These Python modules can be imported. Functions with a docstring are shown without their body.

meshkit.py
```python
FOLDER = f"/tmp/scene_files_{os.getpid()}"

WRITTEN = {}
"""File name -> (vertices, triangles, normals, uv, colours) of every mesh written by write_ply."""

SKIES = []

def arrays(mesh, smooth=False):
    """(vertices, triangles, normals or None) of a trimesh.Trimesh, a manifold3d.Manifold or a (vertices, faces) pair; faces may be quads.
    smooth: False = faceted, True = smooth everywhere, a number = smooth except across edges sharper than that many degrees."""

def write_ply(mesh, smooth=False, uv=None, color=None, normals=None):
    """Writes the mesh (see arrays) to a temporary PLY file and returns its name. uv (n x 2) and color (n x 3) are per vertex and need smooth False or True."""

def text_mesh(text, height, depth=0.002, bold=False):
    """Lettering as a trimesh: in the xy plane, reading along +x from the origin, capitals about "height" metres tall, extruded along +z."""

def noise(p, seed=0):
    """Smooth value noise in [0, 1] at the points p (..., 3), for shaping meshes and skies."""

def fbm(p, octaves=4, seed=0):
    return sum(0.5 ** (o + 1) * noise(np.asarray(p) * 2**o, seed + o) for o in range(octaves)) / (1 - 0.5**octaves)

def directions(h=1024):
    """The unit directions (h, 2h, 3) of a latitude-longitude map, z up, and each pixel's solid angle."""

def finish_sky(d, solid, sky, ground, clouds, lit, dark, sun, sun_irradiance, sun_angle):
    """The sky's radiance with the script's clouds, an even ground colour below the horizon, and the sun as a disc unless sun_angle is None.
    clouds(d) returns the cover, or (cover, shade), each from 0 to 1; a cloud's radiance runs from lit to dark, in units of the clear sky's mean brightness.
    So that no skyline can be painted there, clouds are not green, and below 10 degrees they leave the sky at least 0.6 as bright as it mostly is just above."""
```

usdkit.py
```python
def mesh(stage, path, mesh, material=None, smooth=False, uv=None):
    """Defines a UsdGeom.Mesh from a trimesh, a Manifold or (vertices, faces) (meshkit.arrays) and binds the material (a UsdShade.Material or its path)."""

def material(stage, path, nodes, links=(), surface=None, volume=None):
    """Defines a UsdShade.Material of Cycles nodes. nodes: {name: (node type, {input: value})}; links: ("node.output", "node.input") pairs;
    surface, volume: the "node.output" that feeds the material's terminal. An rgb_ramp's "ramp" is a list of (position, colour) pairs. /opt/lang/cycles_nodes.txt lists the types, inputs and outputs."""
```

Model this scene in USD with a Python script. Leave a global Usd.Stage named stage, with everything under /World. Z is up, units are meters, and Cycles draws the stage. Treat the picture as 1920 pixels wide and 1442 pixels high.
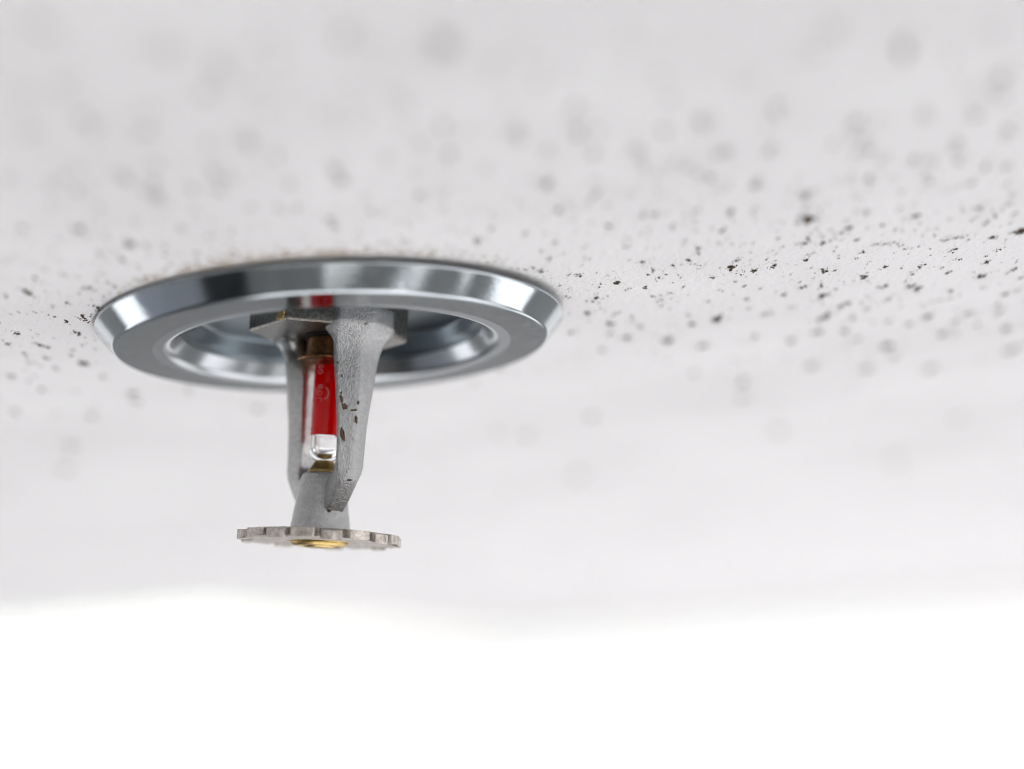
import math, random
import numpy as np
import trimesh
import manifold3d as m3
import shapely
from shapely.geometry import Polygon, Point
from pxr import Usd, UsdGeom, UsdLux, UsdShade, Gf, Sdf
import usdkit, meshkit

rnd = random.Random(7)
rng = np.random.default_rng(7)
stage = Usd.Stage.CreateInMemory()
UsdGeom.SetStageUpAxis(stage, UsdGeom.Tokens.z)
UsdGeom.SetStageMetersPerUnit(stage, 1.0)
UsdGeom.Xform.Define(stage, '/World')
UsdGeom.Scope.Define(stage, '/World/Looks')
MM = 0.001
ZC = 2.5                       # height of the soffit above the ground, metres

# ------------------------------------------------------------------ camera
FPX, PW, PH = 2588.0, 1920.0, 1442.0
PITCH, ROLL = 0.1866, 0.0740
EYE = np.array([30.17, -233.64, -57.62])          # mm from the pipe axis at the soffit
cp, sp = math.cos(PITCH), math.sin(PITCH)
FWD = np.array([0, cp, sp]); RGT0 = np.array([1.0, 0, 0]); UP0 = np.cross(RGT0, FWD)
RGT = RGT0 * math.cos(ROLL) - UP0 * math.sin(ROLL)
UPV = UP0 * math.cos(ROLL) + RGT0 * math.sin(ROLL)
cam = UsdGeom.Camera.Define(stage, '/World/camera')
AP = 17.3
cam.CreateHorizontalApertureAttr(AP)
cam.CreateFocalLengthAttr(AP * FPX / PW)
cam.CreateFStopAttr(AP * FPX / PW / 10.0)         # 10 mm wide lens opening
cam.CreateFocusDistanceAttr(0.2275)
cam.CreateClippingRangeAttr(Gf.Vec2f(0.01, 10000))
cam.CreateExposureAttr(2.28)
M = np.eye(4); M[0, :3] = RGT; M[1, :3] = UPV; M[2, :3] = -FWD; M[3, :3] = EYE * MM + [0, 0, ZC]
cam.AddTransformOp().Set(Gf.Matrix4d(*M.ravel().tolist()))

# ------------------------------------------------------------------ sky and sun
SUN_AZ, SUN_EL = math.radians(100), math.radians(40)   # azimuth measured from +y towards +x
sd = np.array([math.sin(SUN_AZ) * math.cos(SUN_EL), math.cos(SUN_AZ) * math.cos(SUN_EL), math.sin(SUN_EL)])
dome = UsdLux.DomeLight.Define(stage, '/World/sky')
sky = usdkit.material(stage, '/World/Looks/sky', {
    's': ('sky_texture', {'sky_type': 'single_scattering', 'sun_disc': False, 'sun_elevation': SUN_EL, 'sun_rotation': math.atan2(sd[0], sd[1]), 'aerosol_density': 1.5}),
    't': ('texture_coordinate', {}), 'n': ('noise_texture', {'scale': 2.2, 'detail': 6.0, 'roughness': 0.55}),
    'c': ('rgb_ramp', {'ramp': [(0.2, (0.55, 0.55, 0.55)), (0.7, (0.95, 0.95, 0.95))]}),
    'm': ('mix_color', {'b': (2.05, 2.05, 2.14), 'use_clamp': False}),
    'b': ('background_shader', {'strength': 0.10})}, [('t.generated', 'n.vector'), ('n.fac', 'c.fac'), ('c.color', 'm.fac'), ('s.color', 'm.a'), ('m.result', 'b.color')], surface='b.background')
UsdShade.MaterialBindingAPI.Apply(dome.GetPrim()).Bind(sky)
sun = UsdLux.DistantLight.Define(stage, '/World/sun')
sun.CreateNormalizeAttr(True); sun.CreateIntensityAttr(1.0); sun.CreateAngleAttr(0.5); sun.CreateColorAttr(Gf.Vec3f(1, 0.975, 0.95))
zx = sd; xx = np.cross([0, 0, 1], zx); xx /= np.linalg.norm(xx); yx = np.cross(zx, xx)
S = np.eye(4); S[0, :3] = xx; S[1, :3] = yx; S[2, :3] = zx
sun.AddTransformOp().Set(Gf.Matrix4d(*S.ravel().tolist()))

# ------------------------------------------------------------------ helpers
def data(prim, **kw):
    for k, v in kw.items():
        prim.SetCustomDataByKey(k, v)
used = {}
def numbered(parent, name):
    n = used.get((parent, name), 0); used[(parent, name)] = n + 1
    return f'{parent}/{name}' + (f'_{n:03d}' if n else '')
def obj(name, mesh, mat, parent='/World', smooth=False):
    path = numbered(parent, name)
    usdkit.mesh(stage, path, mesh, '/World/Looks/' + mat, smooth=smooth)
    return path
def thing(name, loc, **kw):
    path = numbered('/World', name)
    x = UsdGeom.Xform.Define(stage, path); x.AddTranslateOp().Set(Gf.Vec3d(*loc))
    data(x.GetPrim(), **kw)
    return path
def tm(man):
    k = man.to_mesh(); return trimesh.Trimesh(np.array(k.vert_properties[:, :3]), np.array(k.tri_verts), process=False)
def man(t):
    return m3.Manifold(m3.Mesh(np.asarray(t.vertices, np.float32), np.asarray(t.faces, np.uint32)))
def hull(pts):
    return m3.Manifold.hull_points(np.asarray(pts, float))
def revolve(profile, n=128):
    """Closed solid from a closed (r, z) outline, r > 0 or touching the axis."""
    cs = m3.CrossSection([np.asarray(profile, float)])
    if cs.area() < 0 or cs.is_empty():
        cs = m3.CrossSection([np.asarray(profile, float)[::-1]])
    return tm(cs.revolve(n))
def rounded(profile, radii, k=5):
    """Round the corners of a closed outline; radii per corner."""
    P = np.asarray(profile, float); out = []
    for i, p in enumerate(P):
        a, b, r = P[i - 1], P[(i + 1) % len(P)], radii[i] if not np.isscalar(radii) else radii
        if r <= 0:
            out.append(p); continue
        u, v = a - p, b - p; lu, lv = np.linalg.norm(u), np.linalg.norm(v); d = min(r, lu * .45, lv * .45)
        s, e = p + u / lu * d, p + v / lv * d
        for t in np.linspace(0, 1, k):
            out.append((1 - t) ** 2 * s + 2 * t * (1 - t) * p + t * t * e)
    return np.array(out)
def tilt_matrix(tx, ty):
    a = np.array([tx, ty, 1.0]); a /= np.linalg.norm(a)
    e1 = np.cross([0, 1, 0], a); e1 /= np.linalg.norm(e1); e2 = np.cross(a, e1)
    T = np.eye(4); T[:3, 0] = e1; T[:3, 1] = e2; T[:3, 2] = a
    return T
def mat(name, nodes, links=(), surface='p.BSDF'):
    usdkit.material(stage, '/World/Looks/' + name, nodes, links, surface=surface)
TC = {'t': ('texture_coordinate', {})}

# ------------------------------------------------------------------ materials
mat('soffit_paint', {**TC,
    'n': ('noise_texture', {'scale': 14.0, 'detail': 7.0, 'roughness': 0.6}),
    'r': ('rgb_ramp', {'ramp': [(0.25, (0.725, 0.715, 0.715)), (0.6, (0.82, 0.815, 0.815))]}),
    'g': ('noise_texture', {'scale': 900.0, 'detail': 6.0, 'roughness': 0.68}),
    'b': ('bump', {'strength': 0.9, 'distance': 0.0007}),
    'p': ('principled_bsdf', {'roughness': 0.6, 'specular_ior_level': 0.3})},
    [('t.object', 'n.vector'), ('n.fac', 'r.fac'), ('r.color', 'p.base_color'), ('t.object', 'g.vector'), ('g.fac', 'b.height'), ('b.normal', 'p.normal')])
mat('mould', {**TC,
    'n': ('noise_texture', {'scale': 2500.0, 'detail': 3.0}),
    'r': ('rgb_ramp', {'ramp': [(0.3, (0.038, 0.027, 0.022)), (0.7, (0.15, 0.108, 0.08))]}),
    'p': ('principled_bsdf', {'roughness': 0.95, 'specular_ior_level': 0.1})},
    [('t.object', 'n.vector'), ('n.fac', 'r.fac'), ('r.color', 'p.base_color')])
mat('dust', {'p': ('principled_bsdf', {'base_color': (0.30, 0.26, 0.23), 'roughness': 0.95})})
mat('scuff', {'p': ('principled_bsdf', {'base_color': (0.42, 0.36, 0.29), 'roughness': 0.95})})
mat('chrome', {**TC,
    'n': ('noise_texture', {'scale': 260.0, 'detail': 6.0, 'roughness': 0.7}),
    'r': ('rgb_ramp', {'ramp': [(0.35, (0.05, 0.05, 0.05)), (0.75, (0.17, 0.17, 0.17))]}),
    'g': ('noise_texture', {'scale': 2600.0, 'detail': 3.0}),
    'b': ('bump', {'strength': 0.10, 'distance': 0.0001}),
    'p': ('principled_bsdf', {'base_color': (0.43, 0.47, 0.49), 'metallic': 1.0})},
    [('t.object', 'n.vector'), ('n.fac', 'r.fac'), ('r.color', 'p.roughness'), ('t.object', 'g.vector'), ('g.fac', 'b.height'), ('b.normal', 'p.normal')])
mat('brushed_chrome', {**TC,
    'n': ('noise_texture', {'scale': 500.0, 'detail': 6.0, 'roughness': 0.7}),
    'r': ('rgb_ramp', {'ramp': [(0.3, (0.09, 0.09, 0.09)), (0.75, (0.18, 0.18, 0.18))]}),
    'g': ('noise_texture', {'scale': 4200.0, 'detail': 3.0}),
    'b': ('bump', {'strength': 0.05, 'distance': 0.0001}),
    'p': ('principled_bsdf', {'base_color': (0.37, 0.39, 0.40), 'metallic': 1.0})},
    [('t.object', 'n.vector'), ('n.fac', 'r.fac'), ('r.color', 'p.roughness'), ('t.object', 'g.vector'), ('g.fac', 'b.height'), ('b.normal', 'p.normal')])
mat('cast_metal', {**TC,
    'g': ('noise_texture', {'scale': 3000.0, 'detail': 4.0, 'roughness': 0.6}),
    'b': ('bump', {'strength': 1.0, 'distance': 0.00027}),
    'n': ('noise_texture', {'scale': 1500.0, 'detail': 6.0, 'roughness': 0.75}),
    'r': ('rgb_ramp', {'ramp': [(0.28, (0.16, 0.155, 0.15)), (0.38, (0.38, 0.385, 0.385)), (0.8, (0.54, 0.545, 0.545))]}),
    'p': ('principled_bsdf', {'metallic': 1.0, 'roughness': 0.22})},
    [('t.object', 'g.vector'), ('g.fac', 'b.height'), ('b.normal', 'p.normal'), ('t.object', 'n.vector'), ('n.fac', 'r.fac'), ('r.color', 'p.base_color')])
mat('lip_metal', {'p': ('principled_bsdf', {'base_color': (0.39, 0.41, 0.425), 'metallic': 1.0, 'roughness': 0.20})})
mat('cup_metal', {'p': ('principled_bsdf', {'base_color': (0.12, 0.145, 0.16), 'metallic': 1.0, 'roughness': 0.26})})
mat('cast_smooth', {**TC,
    'g': ('noise_texture', {'scale': 1500.0, 'detail': 3.0, 'roughness': 0.5}), 'b': ('bump', {'strength': 0.25, 'distance': 0.0002}),
    'r': ('rgb_ramp', {'ramp': [(0.3, (0.36, 0.365, 0.36)), (0.7, (0.50, 0.505, 0.50))]}),
    'p': ('principled_bsdf', {'metallic': 0.97, 'roughness': 0.22})},
    [('t.object', 'g.vector'), ('g.fac', 'b.height'), ('b.normal', 'p.normal'), ('g.fac', 'r.fac'), ('r.color', 'p.base_color')])
mat('deflector_metal', {**TC,
    'g': ('noise_texture', {'scale': 900.0, 'detail': 7.0, 'roughness': 0.7}),
    'b': ('bump', {'strength': 0.5, 'distance': 0.0002}),
    'r': ('rgb_ramp', {'ramp': [(0.34, (0.25, 0.215, 0.185)), (0.62, (0.64, 0.595, 0.545))]}),
    'p': ('principled_bsdf', {'metallic': 0.75, 'roughness': 0.42})},
    [('t.object', 'g.vector'), ('g.fac', 'b.height'), ('b.normal', 'p.normal'), ('g.fac', 'r.fac'), ('r.color', 'p.base_color')])
def plain_metal(name, a, b, rough, scale=1200.0, bump=0.25):
    mat(name, {**TC, 'g': ('noise_texture', {'scale': scale, 'detail': 4.0}), 'b': ('bump', {'strength': bump, 'distance': 0.0001}),
        'r': ('rgb_ramp', {'ramp': [(0.3, a), (0.7, b)]}), 'p': ('principled_bsdf', {'metallic': 1.0, 'roughness': rough})},
        [('t.object', 'g.vector'), ('g.fac', 'b.height'), ('b.normal', 'p.normal'), ('g.fac', 'r.fac'), ('r.color', 'p.base_color')])
mat('boss_metal', {**TC,
    'g': ('noise_texture', {'scale': 1800.0, 'detail': 4.0, 'roughness': 0.6}),
    'b': ('bump', {'strength': 0.4, 'distance': 0.0002}),
    'r': ('rgb_ramp', {'ramp': [(0.3, (0.13, 0.12, 0.105)), (0.7, (0.33, 0.31, 0.285))]}),
    'p': ('principled_bsdf', {'metallic': 0.9, 'roughness': 0.27})},
    [('t.object', 'g.vector'), ('g.fac', 'b.height'), ('b.normal', 'p.normal'), ('g.fac', 'r.fac'), ('r.color', 'p.base_color')])
plain_metal('brass', (0.34, 0.235, 0.08), (0.56, 0.41, 0.16), 0.33)
plain_metal('brass_dull', (0.28, 0.20, 0.07), (0.42, 0.31, 0.13), 0.35)
plain_metal('copper', (0.17, 0.085, 0.04), (0.40, 0.20, 0.09), 0.28)
mat('shadow_black', {'p': ('principled_bsdf', {'base_color': (0.01, 0.008, 0.007), 'roughness': 0.6})})  # near-black, paints the shadow in the gap over the valve cap
mat('rust', {**TC, 'n': ('noise_texture', {'scale': 3000.0, 'detail': 4.0}),
    'r': ('rgb_ramp', {'ramp': [(0.35, (0.022, 0.014, 0.012)), (0.68, (0.16, 0.085, 0.04))]}), 'b': ('bump', {'strength': 0.8, 'distance': 0.0002}),
    'p': ('principled_bsdf', {'roughness': 0.7})}, [('t.object', 'n.vector'), ('n.fac', 'r.fac'), ('r.color', 'p.base_color'), ('n.fac', 'b.height'), ('b.normal', 'p.normal')])
mat('brass_scrape', {**TC, 'n': ('noise_texture', {'scale': 2500.0, 'detail': 4.0}),
    'r': ('rgb_ramp', {'ramp': [(0.35, (0.30, 0.20, 0.06)), (0.65, (0.62, 0.47, 0.20))]}), 'b': ('bump', {'strength': 0.8, 'distance': 0.0002}),
    'p': ('principled_bsdf', {'roughness': 0.5, 'metallic': 0.3})}, [('t.object', 'n.vector'), ('n.fac', 'r.fac'), ('r.color', 'p.base_color'), ('n.fac', 'b.height'), ('b.normal', 'p.normal')])
mat('clear_glass', {'p': ('principled_bsdf', {'base_color': (1, 1, 1), 'roughness': 0.0, 'ior': 1.42, 'transmission_weight': 1.0})})
mat('red_liquid', {'d': ('diffuse_bsdf', {'color': (0.88, 0.0003, 0.0006)}), 't': ('translucent_bsdf', {'color': (0.9, 0.0003, 0.0006)}), 'm': ('mix_closure', {'fac': 0.35}),
    'g': ('glossy_bsdf', {'color': (1, 1, 1), 'roughness': 0.03}), 'f': ('fresnel', {'IOR': 1.33}), 'o': ('mix_closure', {})},
    [('d.BSDF', 'm.closure1'), ('t.BSDF', 'm.closure2'), ('f.fac', 'o.fac'), ('m.closure', 'o.closure1'), ('g.BSDF', 'o.closure2')], surface='o.closure')
mat('print', {'p': ('principled_bsdf', {'base_color': (0.80, 0.30, 0.34), 'roughness': 0.6})})
mat('asphalt', {**TC, 'n': ('noise_texture', {'scale': 3.0, 'detail': 8.0}),
    'r': ('rgb_ramp', {'ramp': [(0.3, (0.022, 0.023, 0.0235)), (0.7, (0.042, 0.043, 0.0435))]}), 'p': ('principled_bsdf', {'roughness': 0.9})},
    [('t.object', 'n.vector'), ('n.fac', 'r.fac'), ('r.color', 'p.base_color')])
mat('far_paving', {**TC, 'n': ('noise_texture', {'scale': 0.5, 'detail': 6.0}),
    'r': ('rgb_ramp', {'ramp': [(0.3, (0.18, 0.18, 0.18)), (0.7, (0.205, 0.205, 0.205))]}), 'p': ('principled_bsdf', {'roughness': 0.9})},
    [('t.object', 'n.vector'), ('n.fac', 'r.fac'), ('r.color', 'p.base_color')])
mat('dim_added_paving', {**TC, 'n': ('noise_texture', {'scale': 0.5, 'detail': 6.0}),  # dimmer tone for added ground patches that should mirror less brightly
    'r': ('rgb_ramp', {'ramp': [(0.3, (0.28, 0.28, 0.28)), (0.7, (0.33, 0.33, 0.33))]}), 'p': ('principled_bsdf', {'roughness': 0.9})},
    [('t.object', 'n.vector'), ('n.fac', 'r.fac'), ('r.color', 'p.base_color')])
mat('leaf', {'o': ('geometry', {}), 'r': ('rgb_ramp', {'ramp': [(0, (0.025, 0.05, 0.015)), (1, (0.07, 0.11, 0.03))]}), 'p': ('principled_bsdf', {'roughness': 0.5})}, [('o.random_per_island', 'r.fac'), ('r.color', 'p.base_color')])
mat('twig', {'p': ('principled_bsdf', {'base_color': (0.03, 0.028, 0.02), 'roughness': 0.9})})
mat('added_paving', {**TC, 'n': ('noise_texture', {'scale': 1.3, 'detail': 6.0}),
    'r': ('rgb_ramp', {'ramp': [(0.3, (0.425, 0.425, 0.435)), (0.7, (0.515, 0.515, 0.525))]}), 'p': ('principled_bsdf', {'roughness': 0.85})},
    [('t.object', 'n.vector'), ('n.fac', 'r.fac'), ('r.color', 'p.base_color')])

# ------------------------------------------------------------------ the setting
g = trimesh.creation.box([3000, 3000, 0.2]); g.apply_translation([0, 0, -0.1])
gp = obj('ground', g, 'asphalt'); data(stage.GetPrimAtPath(gp), kind='structure', label='dark driveway under the ceiling')
def sheet(name, x0, y0, x1, y1, m, z=0.004):  # added bright ground, laid out for bounce light and metal reflections
    b = trimesh.creation.box([x1 - x0, y1 - y0, 0.1]); b.apply_translation([(x0 + x1) / 2, (y0 + y1) / 2, z - .05])
    p = obj(name, b, m); data(stage.GetPrimAtPath(p), kind='structure', label='pale ground sheet added for its brightness')
    return p
sheet('added_paving', -0.9, -0.78, 1.3, 2.4, 'added_paving')
sheet('added_paving', 1.3, 0.5, 2.25, 2.4, 'added_paving')
sheet('added_paving', -0.9, 3.2, 2.2, 6.8, 'dim_added_paving')           # added sheet, throws light up onto the far soffit
sheet('added_paving', -9.0, -2.2, -2.3, 4.0, 'added_paving')
sheet('added_paving', 2.95, 0.7, 4.6, 3.4, 'added_paving')
sheet('added_paving', 5.5, -25, 60, 3.0, 'added_paving')
sheet('added_paving', -2.2, -3.6, 4.5, -2.25, 'added_paving')
sheet('added_paving', -300, 14.5, 300, 1400, 'far_paving')
for (x0, y0, x1, y1) in ((0.0, -1.8, 0.62, -1.2), (1.4, -1.1, 1.95, -.6), (2.3, -0.35, 2.8, 0.2)):  # added patches, placed to show as bright spots in the ring
    sheet('added_paving', x0, y0, x1, y1, 'dim_added_paving')

# unseen clipped greenery, added behind the lens so the metal mirrors something dark
added_hedge = thing('added_hedge', (-2.2, -4.6, 0), label='unseen dark green leafy screen added behind the camera for the metal to mirror', category='added_hedge')
core = trimesh.creation.box([9.0, 0.5, 2.9]); core.apply_translation([0, 0, 1.55])
n_l = 9000
c_ = np.stack([rng.uniform(-4.8, 4.8, n_l), rng.normal(0, .38, n_l), rng.uniform(.05, 3.3, n_l)], 1)
c_[:, 1] += .22 * np.sin(c_[:, 0] * 2.3) + .15 * np.sin(c_[:, 2] * 3.1 + c_[:, 0])
e1 = rng.normal(0, 1, (n_l, 3)); e1 /= np.linalg.norm(e1, axis=1, keepdims=True)
e2 = np.cross(e1, rng.normal(0, 1, (n_l, 3))); e2 /= np.linalg.norm(e2, axis=1, keepdims=True)
sz = rng.uniform(.03, .07, n_l)[:, None]
V = np.stack([c_ - e1 * sz, c_ + e2 * sz * .5, c_ + e1 * sz, c_ - e2 * sz * .5], 1).reshape(-1, 3)
i4 = np.arange(n_l) * 4
F = np.vstack([np.stack([i4, i4 + 1, i4 + 2], 1), np.stack([i4, i4 + 2, i4 + 3], 1)])
pp = obj('leaves', (V, F), 'leaf', added_hedge); data(stage.GetPrimAtPath(pp), kind='stuff')
obj('branch_core', core, 'twig', added_hedge)

soffit = thing('ceiling', (0, 0, ZC), kind='structure', label='white painted soffit speckled with dark mould')
outline = Polygon([(-6.0, -3.6), (1.6, -3.6), (1.6, 4.6), (-0.05, 4.6), (-0.25, 1.0), (-6.0, 0.8)])
outline = outline.difference(Point(0, 0).buffer(0.0255, 48))
slab = trimesh.creation.extrude_polygon(outline, 0.16, engine='earcut')
obj('soffit_panel', slab, 'soffit_paint', soffit)

def unproject(px, py, z=0.0):
    d = FWD + RGT * (px - PW / 2) / FPX - UPV * (py - PH / 2) / FPX
    t = (z - EYE[2]) / d[2]
    return EYE + d * t, t

def blob(cx, cy, r, h, n=9):
    """A low, ragged crust hanging under the soffit (mm)."""
    a = np.sort(rng.uniform(0, 2 * np.pi, n)) if n > 6 else np.arange(n) * 2 * np.pi / n + rng.uniform(0, 6)
    rr = r * rng.uniform(0.55, 1.25, n)
    ring = np.stack([cx + rr * np.cos(a), cy + rr * np.sin(a), np.full(n, 0.02)], 1)
    mid = np.stack([cx + .6 * rr * np.cos(a), cy + .6 * rr * np.sin(a), -h * rng.uniform(.5, 1.1, n)], 1)
    v = np.vstack([ring, mid, [[cx, cy, -h]]]); i = np.arange(n); j = (i + 1) % n
    f = np.vstack([np.stack([i, i + n, j], 1), np.stack([j, i + n, j + n], 1), np.stack([i + n, np.full(n, 2 * n), j + n], 1)])
    return v, f
def merge(parts):
    V, F, n = [], [], 0
    for v, f in parts:
        V.append(v); F.append(f + n); n += len(v)
    return np.vstack(V) * MM, np.vstack(F)

# mould specks: x, y in the photograph and width there (px); optional long axis (a: width ratio) and density
SPECKS = '''150,432,24 110,452,10 240,458,24 275,460,16 188,477,18 230,488,16 372,476,14 310,478,12 24,478,8 117,514,12 65,522,12 190,514,12 50,547,24 12,555,12
157,540,14 176,541,16 127,567,14 178,576,18 158,595,22 122,602,12 65,585,8 50,588,6 32,625,16 147,625,18 15,645,14 75,647,14 87,650,12 100,634,6 47,663,10 86,670,14 160,680,22
105,690,12 21,705,16 192,706,14 80,730,16 250,737,22 255,752,16 53,714,10 1145,422,20 1260,425,16 1357,432,16 1042,454,13 1177,460,14 1284,452,12 1310,466,14 1370,460,10 1030,487,15
1000,502,8 1015,509,16 1105,485,8 1180,487,8 1205,491,14 1262,498,10 1290,487,16 1313,501,12 1373,502,22 1382,487,14 1413,507,16 1220,510,14 1334,521,12 1067,515,8 1085,517,16 1050,536,9
1127,532,8 1155,529,18 1180,540,9 1210,539,13 1115,560,19 1062,555,7 1258,550,11 1395,536,11 1400,560,13 1240,562,12 1240,572,11 1255,578,8 1404,578,10 1160,585,9 1100,587,18 1145,606,18
1183,596,13 1290,590,12 1345,597,24 1297,607,17 1073,621,17 1145,625,12 1200,612,12 1175,632,17 1252,638,24 1130,655,15 1315,650,19 1430,590,14 1415,630,14 1393,715,22 1393,745,18 1300,700,14
1510,367,30 1605,392,12 1715,386,11 1720,403,20 1512,410,34 1588,429,20 1655,422,12 1460,446,10 1513,449,22 1543,455,16 1607,449,12 1749,443,12 1850,418,16 1865,405,12 1905,401,12 1898,365,14
1910,434,26 1860,446,16 1697,466,12 1710,465,6 1616,473,13 1456,476,8 1511,486,14 1788,468,14 1871,468,14 1451,499,16 1545,507,19 1565,508,10 1660,500,13 1728,497,15 1850,493,16 1620,519,17
1778,511,13 1710,513,14 1840,516,20 1900,505,14 1913,521,12 1505,537,18 1540,534,14 1658,537,16 1705,536,18 1720,541,18 1783,545,14 1843,540,10 1882,552,14 1905,546,12 1468,552,13 1540,555,22
1590,568,14 1575,574,14 1662,562,13 1484,577,14 1445,587,11 1624,580,12 1740,592,19 1815,588,15 1868,572,14 1872,585,17 1545,595,26 1597,597,14 1660,605,15 1705,607,14 1635,605,8 1790,603,16
1830,610,14 1532,622,20 1585,620,19 1768,625,19 1885,615,20 1483,637,22 1608,635,14 1665,648,26 1897,655,26 1675,668,18 1525,685,22 1625,690,22 1745,690,20
230,330,26 278,358,27 152,362,20 115,328,15 102,386,15 187,390,13 42,427,17 256,416,13 340,428,15 433,435,12 165,232,34 118,165,28 278,205,22 272,252,24 468,270,36 405,330,16 410,356,25 362,355,18
365,396,14 410,120,34 620,205,27 630,312,28 540,347,24 520,392,18 558,390,16 622,415,22 695,397,20 690,368,14 785,365,17 832,392,15 788,268,25 838,287,28 840,85,50 720,300,17 725,165,24 780,320,18
895,450,17 923,402,14 922,427,14 840,427,10 745,415,8 500,205,18 645,65,36 75,45,44 1080,205,30 1080,240,36 1025,280,26 1110,290,26 1190,280,26 1320,230,36 1450,210,38 1290,310,22 1330,335,22
1355,352,22 1350,285,32 1445,280,28 1418,344,28 1605,232,28 1618,258,22 1620,285,28 1715,300,26 1735,306,24 1868,155,46 1700,90,50 1785,270,20 1890,245,34 1850,310,22 1885,312,20 1820,345,18
1730,360,18 1690,360,14 1025,343,26 1050,388,28 1100,380,14 1140,385,13 1205,400,16 1228,400,16 1270,380,13 1305,395,14 1370,400,20 1415,396,18 985,437,13 1000,340,17 1230,325,15 1230,358,15
1185,365,14 1115,340,16 975,380,14 1560,270,16 1565,340,13 1445,420,8 1390,150,24 1240,140,20 1010,160,20 1560,60,36 1860,60,30 1180,60,28 930,120,24 300,100,30 960,250,18 1500,330,12'''
specks = [tuple(map(float, s.split(','))) for s in SPECKS.split()]
# long smears in the sharp band, as chains of grains
for (x0, y0, x1, y1, n) in ((1637, 460, 1685, 455, 7), (1764, 451, 1812, 443, 8), (1748, 566, 1782, 560, 4), (1500, 411, 1530, 409, 3), (1895, 437, 1920, 430, 4)):
    for k in range(n):
        t = k / (n - 1)
        specks.append((x0 + (x1 - x0) * t + rnd.uniform(-2, 2), y0 + (y1 - y0) * t + rnd.uniform(-1.5, 1.5), 9))
for k in range(22):                                # fainter ones further off, past the photograph's sharp band
    specks.append((rnd.uniform(20, 1900), rnd.uniform(680, 900), rnd.uniform(10, 22)))
small = []
for k in range(130):                               # close to the lens, above the ring
    specks.append((rnd.uniform(10, 1910), rnd.uniform(70, 400), rnd.uniform(11, 24)))
n_listed = len(specks)
for k in range(1150):                               # the small ones between
    px = rnd.uniform(-20, 1940); band = 560 - .075 * (px - 600) if px > 1060 or px < 180 else 480
    specks.append((px, band + rnd.gauss(-10, 125), rnd.uniform(4, 9.5)))
made = 0
for q_, (px, py, s) in enumerate(specks):
    P, t = unproject(px, py)
    if np.hypot(P[0], P[1]) < 40.6 or py < -60:
        continue
    near = py < 400
    size = s * (1.1 if near and s > 20 else 1.2) * t / FPX     # width in mm
    parts, n = [], max(4, int(5 + size * 4.5))
    el, th_ = rnd.uniform(1.8, 4.0), rnd.uniform(-.16, .16)     # specks are longer along the roller's path
    c_, s_ = math.cos(th_), math.sin(th_)
    sp_ = (.36 if near else .27) * size
    core = rng.normal(0, .35, 2)
    for k in range(n):
        q = (rng.normal(0, 1, 2) * .8 + (core if k % 2 else 0)) * [sp_, sp_ * el]
        d = np.hypot(q[0] / size, q[1] / size / el)
        r = size * rnd.uniform(0.08, 0.22) * (1.0 if d < .3 else 0.5)
        parts.append(blob(P[0] + q[0] * c_ - q[1] * s_, P[1] + q[0] * s_ + q[1] * c_, r, r * rnd.uniform(.35, .9), 7))
    for k in range(int(4 + size * 5)):              # loose grains around
        q = rng.normal(0, 1, 2) * [0.6 * size, 0.6 * size * el]
        parts.append(blob(P[0] + q[0], P[1] + q[1], size * rnd.uniform(.02, .07), size * .03, 5))
    if s >= 9 and q_ < n_listed and made < 300:
        obj('mould_speck', merge(parts), 'mould', soffit); made += 1
    else:
        small += parts
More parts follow.
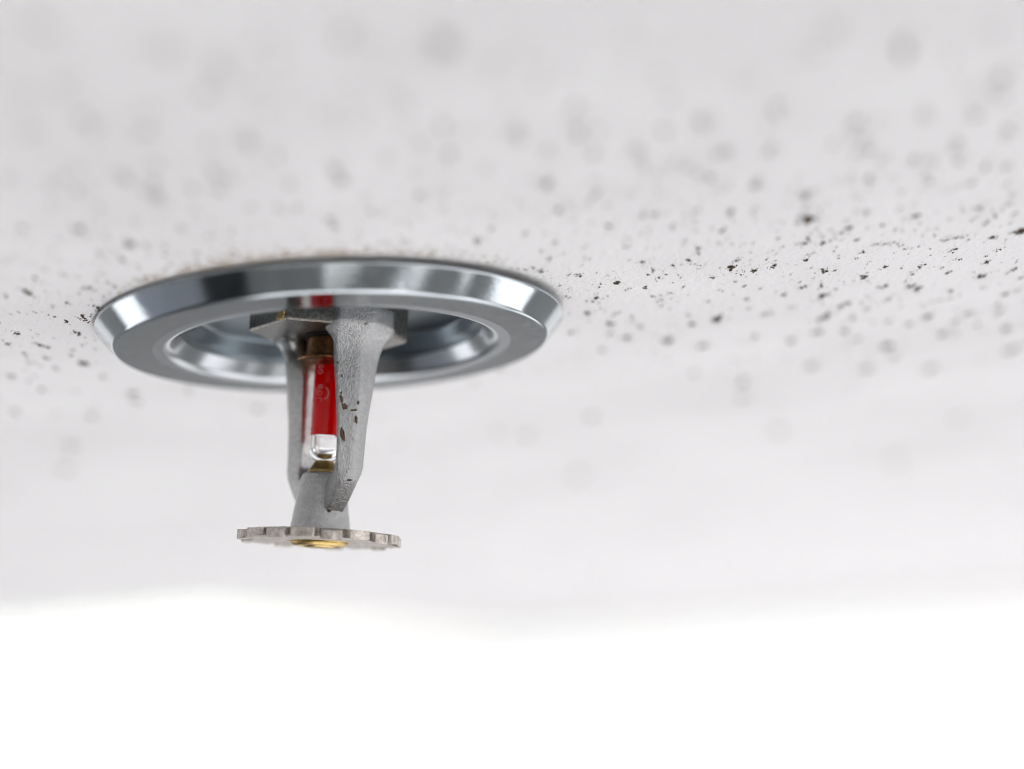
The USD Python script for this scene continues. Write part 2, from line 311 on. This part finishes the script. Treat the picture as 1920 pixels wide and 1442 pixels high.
pth = obj('fine_mould_grains', merge(small), 'mould', soffit); data(stage.GetPrimAtPath(pth), kind='stuff')
fine = []
for k in range(2600):
    px, py = rnd.uniform(-40, 1960), rnd.uniform(380, 720)
    P, t = unproject(px, py)
    if np.hypot(P[0], P[1]) > 40.6:
        r = rnd.uniform(.03, .11) * (1.6 if rnd.random() < .08 else 1)
        fine.append(blob(P[0], P[1], r, r * .5, 5))
pth = obj('dust_grains', merge(fine), 'dust', soffit); data(stage.GetPrimAtPath(pth), kind='stuff')
scuffs = []
for k in range(420):                                # grubby filler smeared behind the near rim of the trim ring
    a = math.radians(-90 + 7 + rnd.gauss(-8, 20)); r = 40.3 + abs(rnd.gauss(0, 2.2))
    scuffs.append(blob(r * math.cos(a), r * math.sin(a), rnd.uniform(.15, .55), .12, 7))
pth = obj('scuff_mark', merge(scuffs), 'scuff', soffit); data(stage.GetPrimAtPath(pth), kind='stuff')

# ------------------------------------------------------------------ the trim ring (escutcheon)
esc = thing('trim_ring', (0, 0, ZC), label='round shiny metal ring with sloping outer edge flat against the white ceiling', category='escutcheon')
ET = tilt_matrix(0.0128, 0.012); ET[2, 3] = -0.7
def place(t, T):
    t = t.copy(); t.apply_transform(T); t.apply_scale(MM); return t
RIM, ZR, RL, ZL, RI = 40.0, -0.60, 36.95, -4.40, 28.0
bevel = rounded([(RIM, ZR - .25), (RL, ZL), (RL - 1.0, ZL), (RL - 1.0, ZL + .6), (RL - .4, ZL + .7), (RIM - .9, ZR - .4), (RIM - .6, ZR + .1), (RIM, ZR + .1)], [.25, .55, 0, 0, 0, 0, .05, .05], 7)
obj('bevelled_edge', place(revolve(bevel, 256), ET), 'chrome', esc, smooth=35)
RF = RI + 2.6
face = rounded([(RL - .95, ZL), (RF, ZL), (RF, ZL + .6), (RL - .95, ZL + .6)], [0, 0, 0, 0], 2)
obj('face', place(revolve(face, 256), ET), 'brushed_chrome', esc, smooth=35)
lip = rounded([(RF - .01, ZL), (RI, ZL), (RI - 2.2, ZL + 3.1), (RI - 1.7, ZL + 3.3), (RI + .6, ZL + .7), (RF - .01, ZL + .6)], [0, 2.6, .1, .1, .8, 0], 14)
obj('rolled_lip', place(revolve(lip, 256), ET), 'lip_metal', esc, smooth=40)
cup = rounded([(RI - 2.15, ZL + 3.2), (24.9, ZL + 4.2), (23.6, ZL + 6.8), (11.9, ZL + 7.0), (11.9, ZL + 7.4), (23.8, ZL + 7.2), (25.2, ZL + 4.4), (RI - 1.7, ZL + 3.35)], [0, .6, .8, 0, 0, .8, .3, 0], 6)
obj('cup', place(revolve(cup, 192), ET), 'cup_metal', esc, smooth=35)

# ------------------------------------------------------------------ the sprinkler
head = thing('sprinkler_head', (0, 0, ZC), label='grey metal fire sprinkler with red glass bulb hanging from the ceiling', category='sprinkler')
ST = tilt_matrix(0.112, 0.0015)
def hp(name, t, m, parent=None, smooth=False):
    return obj(name, place(t, ST), m, parent or head, smooth)
AZ = math.atan2(30.17, 233.64)                     # towards the lens
def polar(beta):                                   # beta: angle to the right of the line to the lens
    a = AZ + beta
    return np.array([math.sin(a), -math.cos(a), 0.0])
def roughen(t, amp, scale, seed=0):
    n = t.vertex_normals; k = meshkit.fbm(t.vertices * scale, 3, seed) - .5
    t.vertices = t.vertices + n * (k * amp)[:, None]
    return t

# wrench boss
R6 = 13.7
ang = [math.atan2(*polar(math.pi / 2 + k * math.pi / 3)[[1, 0]]) for k in range(6)]
hexa = Polygon([(R6 * math.cos(a), R6 * math.sin(a)) for a in ang]).buffer(-.5).buffer(.5, quad_segs=4)
pts = []
hx = np.array(hexa.exterior.coords)[:-1]
for z, s in ((3.0, 1.0), (-2.75, 1.0), (-3.1, 0.975)):
    pts += [(x * s - .75, y * s, z - .014 * (x - 13)) for x, y in hx]
bm = hull(pts).refine_to_length(0.8)
hp('wrench_boss', roughen(tm(bm), .12, 1.1), 'boss_metal', smooth=40)

# frame arms
SEC = [  # inner (u, v, z), side (u, v, z), ridge (u, v, z)
    ((6.0, 4.6, 0.8), (11.0, 5.6, 0.8), (13.6, .2, 0.8)), ((5.9, 5.2, -2.2), (10.9, 6.0, -2.4), (13.5, .2, -2.6)), ((5.9, 4.9, -3.1), (10.5, 6.1, -3.2), (12.8, .2, -3.4)),
    ((6.0, 4.2, -3.8), (9.9, 5.7, -3.9), (11.9, .2, -4.2)), ((6.1, 3.4, -4.8), (9.2, 5.1, -4.9), (11.1, .2, -5.2)), ((6.2, 2.5, -6.7), (8.6, 4.6, -6.8), (10.5, .2, -7.0)),
    ((6.3, 2.0, -9.2), (8.4, 4.25, -9.2), (10.35, .2, -9.2)), ((6.4, 1.8, -13.6), (8.45, 3.65, -13.6), (10.2, .2, -13.6)), ((6.4, 1.6, -18.1), (8.4, 3.1, -18.1), (9.8, .2, -18.1)),
    ((6.4, 1.5, -22.7), (8.5, 2.75, -22.7), (9.6, .25, -22.7)), ((6.2, 1.5, -25.2), (8.55, 2.6, -26.2), (9.55, .35, -26.6)), ((5.9, 1.5, -26.3), (8.4, 2.45, -27.2), (9.4, .7, -27.5)),
    ((5.3, 1.5, -27.0), (7.9, 2.2, -28.2), (8.8, 1.3, -28.6)), ((3.0, 1.5, -28.6), (4.4, 1.9, -32.4), (4.6, 1.5, -33.3)), ((2.0, 1.5, -29.3), (2.6, 1.8, -33.6), (2.8, 1.4, -34.9))]
def arm_mesh(iterations=0):
    from scipy.interpolate import PchipInterpolator
    S = np.array(SEC); n = len(S); at = np.arange(n)
    tt = np.unique(np.concatenate([np.linspace(i, i + 1, max(2, int(np.linalg.norm(S[i + 1, 1] - S[i, 1]) / .45))) for i in range(n - 1)]))
    P = PchipInterpolator(at, S.reshape(n, 9))(tt).reshape(-1, 3, 3)
    rings = []
    for i_, s_, r_ in P:
        m = lambda q: np.array([q[0], -q[1], q[2]])
        c = [i_, s_, r_, m(r_), m(s_), m(i_)]
        ring = []
        for a_, b_, k in zip(c, c[1:] + c[:1], (3, 5, 1, 5, 3, 5)):
            ring += [a_ + (b_ - a_) * j / k for j in range(k)]
        rings.append(ring)
    R_ = np.array(rings); nr, nc = R_.shape[:2]
    V = np.vstack([R_.reshape(-1, 3), R_[0].mean(0), R_[-1].mean(0)]); F = []
    for i in range(nr - 1):
        for j in range(nc):
            a_, b_ = i * nc + j, i * nc + (j + 1) % nc
            F += [(a_, b_, b_ + nc), (a_, b_ + nc, a_ + nc)]
    for j in range(nc):
        F += [(nr * nc, (j + 1) % nc, j), (nr * nc + 1, (nr - 1) * nc + j, (nr - 1) * nc + (j + 1) % nc)]
    t = trimesh.Trimesh(V, F, process=False); t.fix_normals()
    trimesh.smoothing.filter_taubin(t, lamb=.5, nu=.52, iterations=2 + iterations)
    return roughen(t, .05, .8, 3)
arm, arm_worn = arm_mesh(), arm_mesh(8)
arms = []
for beta in (math.radians(31), math.radians(211)):
    u = polar(beta); v = np.cross([0, 0, 1], u)
    T = np.eye(4); T[:3, 0] = u; T[:3, 1] = v; T[:3, 2] = [0, 0, 1]
    t = (arm if beta < 2 else arm_worn).copy(); t.apply_transform(T); arms.append((t, u, v))
    hp('frame_arm', t, 'cast_metal' if beta < 2 else 'cast_smooth', smooth=32 if beta < 2 else 55)

# lower boss
kb = revolve(rounded([(0, -26.7), (3.5, -26.7), (4.0, -28.4), (5.15, -36.75), (0, -36.75)], [0, .5, .5, .2, 0], 5), 72)
kb = tm(man(kb).refine_to_length(0.6)); kb.merge_vertices()
hp('knuckle', roughen(kb, .06, .9, 5), 'cast_metal', smooth=40)

# valve cap, and a black disc painting the shadow gap above it
hp('shadow_disc', revolve([(0, -2.3), (4.9, -2.3), (4.9, -3.3), (0, -3.3)], 64), 'shadow_black', smooth=40)
hp('valve_cap', revolve(rounded([(0, -3.25), (4.15, -3.25), (4.45, -6.7), (5.7, -7.0), (5.7, -7.4), (4.7, -7.8), (2.9, -8.2), (0, -8.2)], [0, .4, .3, .3, .3, .4, .3, 0], 5), 96), 'copper', smooth=40)

# bulb
def profile_tube(r, z0, z1, k=14, top=0.9):
    p = [(0, z0)] + [(r * math.sin(t), z0 - (1 - math.cos(t)) * r * top) for t in np.linspace(0, math.pi / 2, k)[1:]]
    p += [(r * math.sin(t), z1 + r - r * math.cos(math.pi - t) * -1) for t in []]
    p += [(r * math.cos(t), z1 + r * .92 - r * .92 * math.sin(t)) for t in np.linspace(0, math.pi / 2, k)]
    return p
RB = 2.66
bulb = hp('glass_bulb', revolve([(0, -7.0), (RB - .5, -7.0), (RB, -7.8), (RB, -20.3), (0, -20.3)], 96), 'red_liquid', smooth=40)
tip = [(0, -20.33), (RB, -20.33)] + [(RB * math.cos(t), -22.6 - 2.45 * math.sin(t)) for t in np.linspace(0, math.pi / 2, 16)]
hp('clear_tip', revolve(tip, 96), 'clear_glass', bulb, smooth=40)
inner = revolve([(0, -20.45), (2.05, -20.45)] + [(2.05 * math.cos(t), -22.3 - 1.5 * math.sin(t)) for t in np.linspace(0, math.pi / 2, 12)], 72)
inner.invert()
hp('bubble', inner, 'clear_glass', bulb, smooth=40)

# printing on the bulb, running upwards
def wrap_text(text, height, z0, beta0, r=2.69):
    t = meshkit.text_mesh(text, height, 0.05)
    t = t.subdivide_to_size(0.25)
    v = np.array(t.vertices); out = np.zeros_like(v)
    for i, (x, y, d) in enumerate(v):
        dr = polar(beta0 - (y - height / 2) / r)
        out[i] = dr * (r + d * .5) + [0, 0, z0 + x]
    return trimesh.Trimesh(out, t.faces, process=False)
def arc_line(cz, cb, rad, a0, a1, w=.07, r=2.69, n=20):
    V = []
    for a in np.linspace(a0, a1, n):
        for q in (rad - w, rad + w):
            dr = polar(cb + q * math.cos(a) / r); V.append(dr * (r + .03) + [0, 0, cz + q * math.sin(a)])
            V.append(polar(cb + q * math.cos(a) / r) * (r - .03) + [0, 0, cz + q * math.sin(a)])
    F = []
    for i in range(n - 1):
        a = 4 * i; b = a + 4
        for p, q in ((0, 2), (2, 3), (3, 1), (1, 0)):
            F += [(a + p, b + p, b + q), (a + p, b + q, a + q)]
    return trimesh.Trimesh(V, F, process=False)
B0 = math.radians(-31)
prints = trimesh.util.concatenate([wrap_text('J', .95, -14.6, B0 - .05), wrap_text('O', .95, -13.7, B0 - .05), wrap_text('B', .95, -12.5, B0 - .05), wrap_text('G', 1.0, -9.95, B0 - .1), wrap_text('5', .95, -8.95, B0 - .1), arc_line(-13.2, B0 + .12, 1.15, -1.1, 1.1)])
prints.vertices[:, 2] -= .0
hp('printed_lettering', prints, 'print', bulb)

# set screw
hp('set_screw', revolve(rounded([(0, -24.4), (1.55, -24.5), (1.7, -24.8), (2.7, -26.3), (2.7, -26.55), (3.0, -26.6), (3.0, -27.0), (0, -27.0)], [0, .1, .1, .15, .1, .1, 0, 0], 4), 72), 'brass_dull', smooth=40)

# deflector: a disc with teeth
ZD, TH, NT = -36.75, 1.55, 18
disc = revolve(rounded([(0, ZD), (11.7, ZD), (11.7, ZD - TH), (0, ZD - TH)], [0, .2, .25, 0], 4), 120)
defl = hp('deflector', roughen(tm(man(disc).refine_to_length(.8)), .08, 1.2, 8), 'deflector_metal', smooth=40)
for k in range(NT):
    a = 2 * math.pi * (k + .35) / NT
    wide = (2.06 if k % 2 else 1.80)
    plan = Polygon([(11.2, -wide * .9), (13.0, -wide), (13.6, -wide * .9), (13.75, 0), (13.6, wide * .9), (13.0, wide), (11.2, wide * .9)]).buffer(-.3).buffer(.3, quad_segs=4)
    t = trimesh.creation.extrude_polygon(plan, TH * .92, engine='earcut')
    t = tm(man(t).refine_to_length(.7))
    v = t.vertices; v[:, 2] += ZD - TH + .05
    drop = .10 if k % 2 else .28
    v[:, 2] -= np.clip((v[:, 0] - 11.2) / 2.5, 0, 1) ** 1.5 * drop * 1.6
    t.vertices = v
    t = roughen(t, .14, 1.4, 20 + k)
    T = trimesh.transformations.rotation_matrix(a, [0, 0, 1]); t.apply_transform(T)
    hp('tooth', t, 'deflector_metal', defl, smooth=40)
# brass rivet under the deflector
ZB = ZD - TH
hp('rivet', revolve(rounded([(0, ZB + .3), (4.95, ZB + .3), (4.95, ZB - .3), (4.3, ZB - .75), (3.6, ZB - .8), (3.3, ZB - .45), (2.9, ZB - .5), (2.4, ZB - 1.0), (0, ZB - 1.1)], [0, 0, .3, .3, .2, .2, .2, .3, 0], 4), 96), 'brass', smooth=40)

# chips where the plating has come off
def chip(u_dir, target_mesh, px, py, w, h, seed, m='rust', name='rust_chip', rot=0.0, poly=None):
    """Irregular crust laid on the surface that shows at (px, py)."""
    T = ST.copy(); tt = target_mesh.copy(); tt.apply_transform(T)
    d = FWD + RGT * (px - PW / 2) / FPX - UPV * (py - PH / 2) / FPX; d /= np.linalg.norm(d)
    loc, _, tri = tt.ray.intersects_location([EYE], [d])
    if not len(loc):
        return
    i = np.argmin(np.linalg.norm(loc - EYE, axis=1)); P, N = loc[i], tt.face_normals[tri[i]]
    r_ = np.random.default_rng(seed)
    ez = np.array([0, 0, 1.0]); ey = ez - N * (ez @ N); ey /= np.linalg.norm(ey); ex = np.cross(ey, N)
    if ex @ RGT < 0:
        ex = -ex
    c, s = math.cos(rot), math.sin(rot)
    n = 16; a = np.arange(n) * 2 * np.pi / n; rr = r_.uniform(.7, 1.2, n)
    rings = []
    lift = .14 if name == 'brass_scrape' else 0
    for k, (q, hh) in enumerate(((1.0, -.10), (.85, .07 + lift), (.5, .11 + lift))):
        x, y = q * rr * np.cos(a) * w / 2, q * rr * np.sin(a) * h / 2
        x, y = x * c - y * s, x * s + y * c
        base = P + x[:, None] * ex + y[:, None] * ey + N * .3
        _, dist, tid = trimesh.proximity.closest_point(tt, base)
        cl, _, tid = trimesh.proximity.closest_point(tt, base)
        rings.append(cl + tt.face_normals[tid] * (hh + r_.uniform(-.02, .03, n))[:, None])
    cl, _, tid = trimesh.proximity.closest_point(tt, [P])
    V = np.vstack(rings + [cl + N * (.1 + lift)]); i = np.arange(n); j = (i + 1) % n; F = []
    for k in range(2):
        F += [np.stack([i + k * n, j + k * n, j + (k + 1) * n], 1), np.stack([i + k * n, j + (k + 1) * n, i + (k + 1) * n], 1)]
    F.append(np.stack([i + 2 * n, j + 2 * n, np.full(n, 3 * n)], 1))
    t = trimesh.Trimesh(V, np.vstack(F), process=False)
    if t.face_normals[0] @ N < 0:
        t.invert()
    t.apply_scale(MM)
    obj(name, t, m, head)
A = arms[0][0]
PXM = 11.2
for (px, py, w, h, sd_, rot) in ((640, 748, 6, 14, 1, .2), (646, 762, 10, 13, 2, .5), (664, 769, 16, 4, 3, 0), (671, 755, 6, 7, 4, 0), (667, 786, 7, 15, 5, .1), (642, 815, 9, 23, 6, .05), (640, 737, 3, 6, 7, 0), (641, 705, 4, 5, 8, 0), (633, 680, 4, 5, 9, 0), (655, 900, 9, 4, 10, 0)):
    chip(None, A, px, py, 1.2 * w / PXM, 1.2 * h / PXM, sd_, rot=rot)
chip(None, kb, 618, 958, .9, .6, 11)
chip(None, tm(bm), 527, 592, 3.2, 2.6, 12, 'brass_scrape', 'brass_scrape')
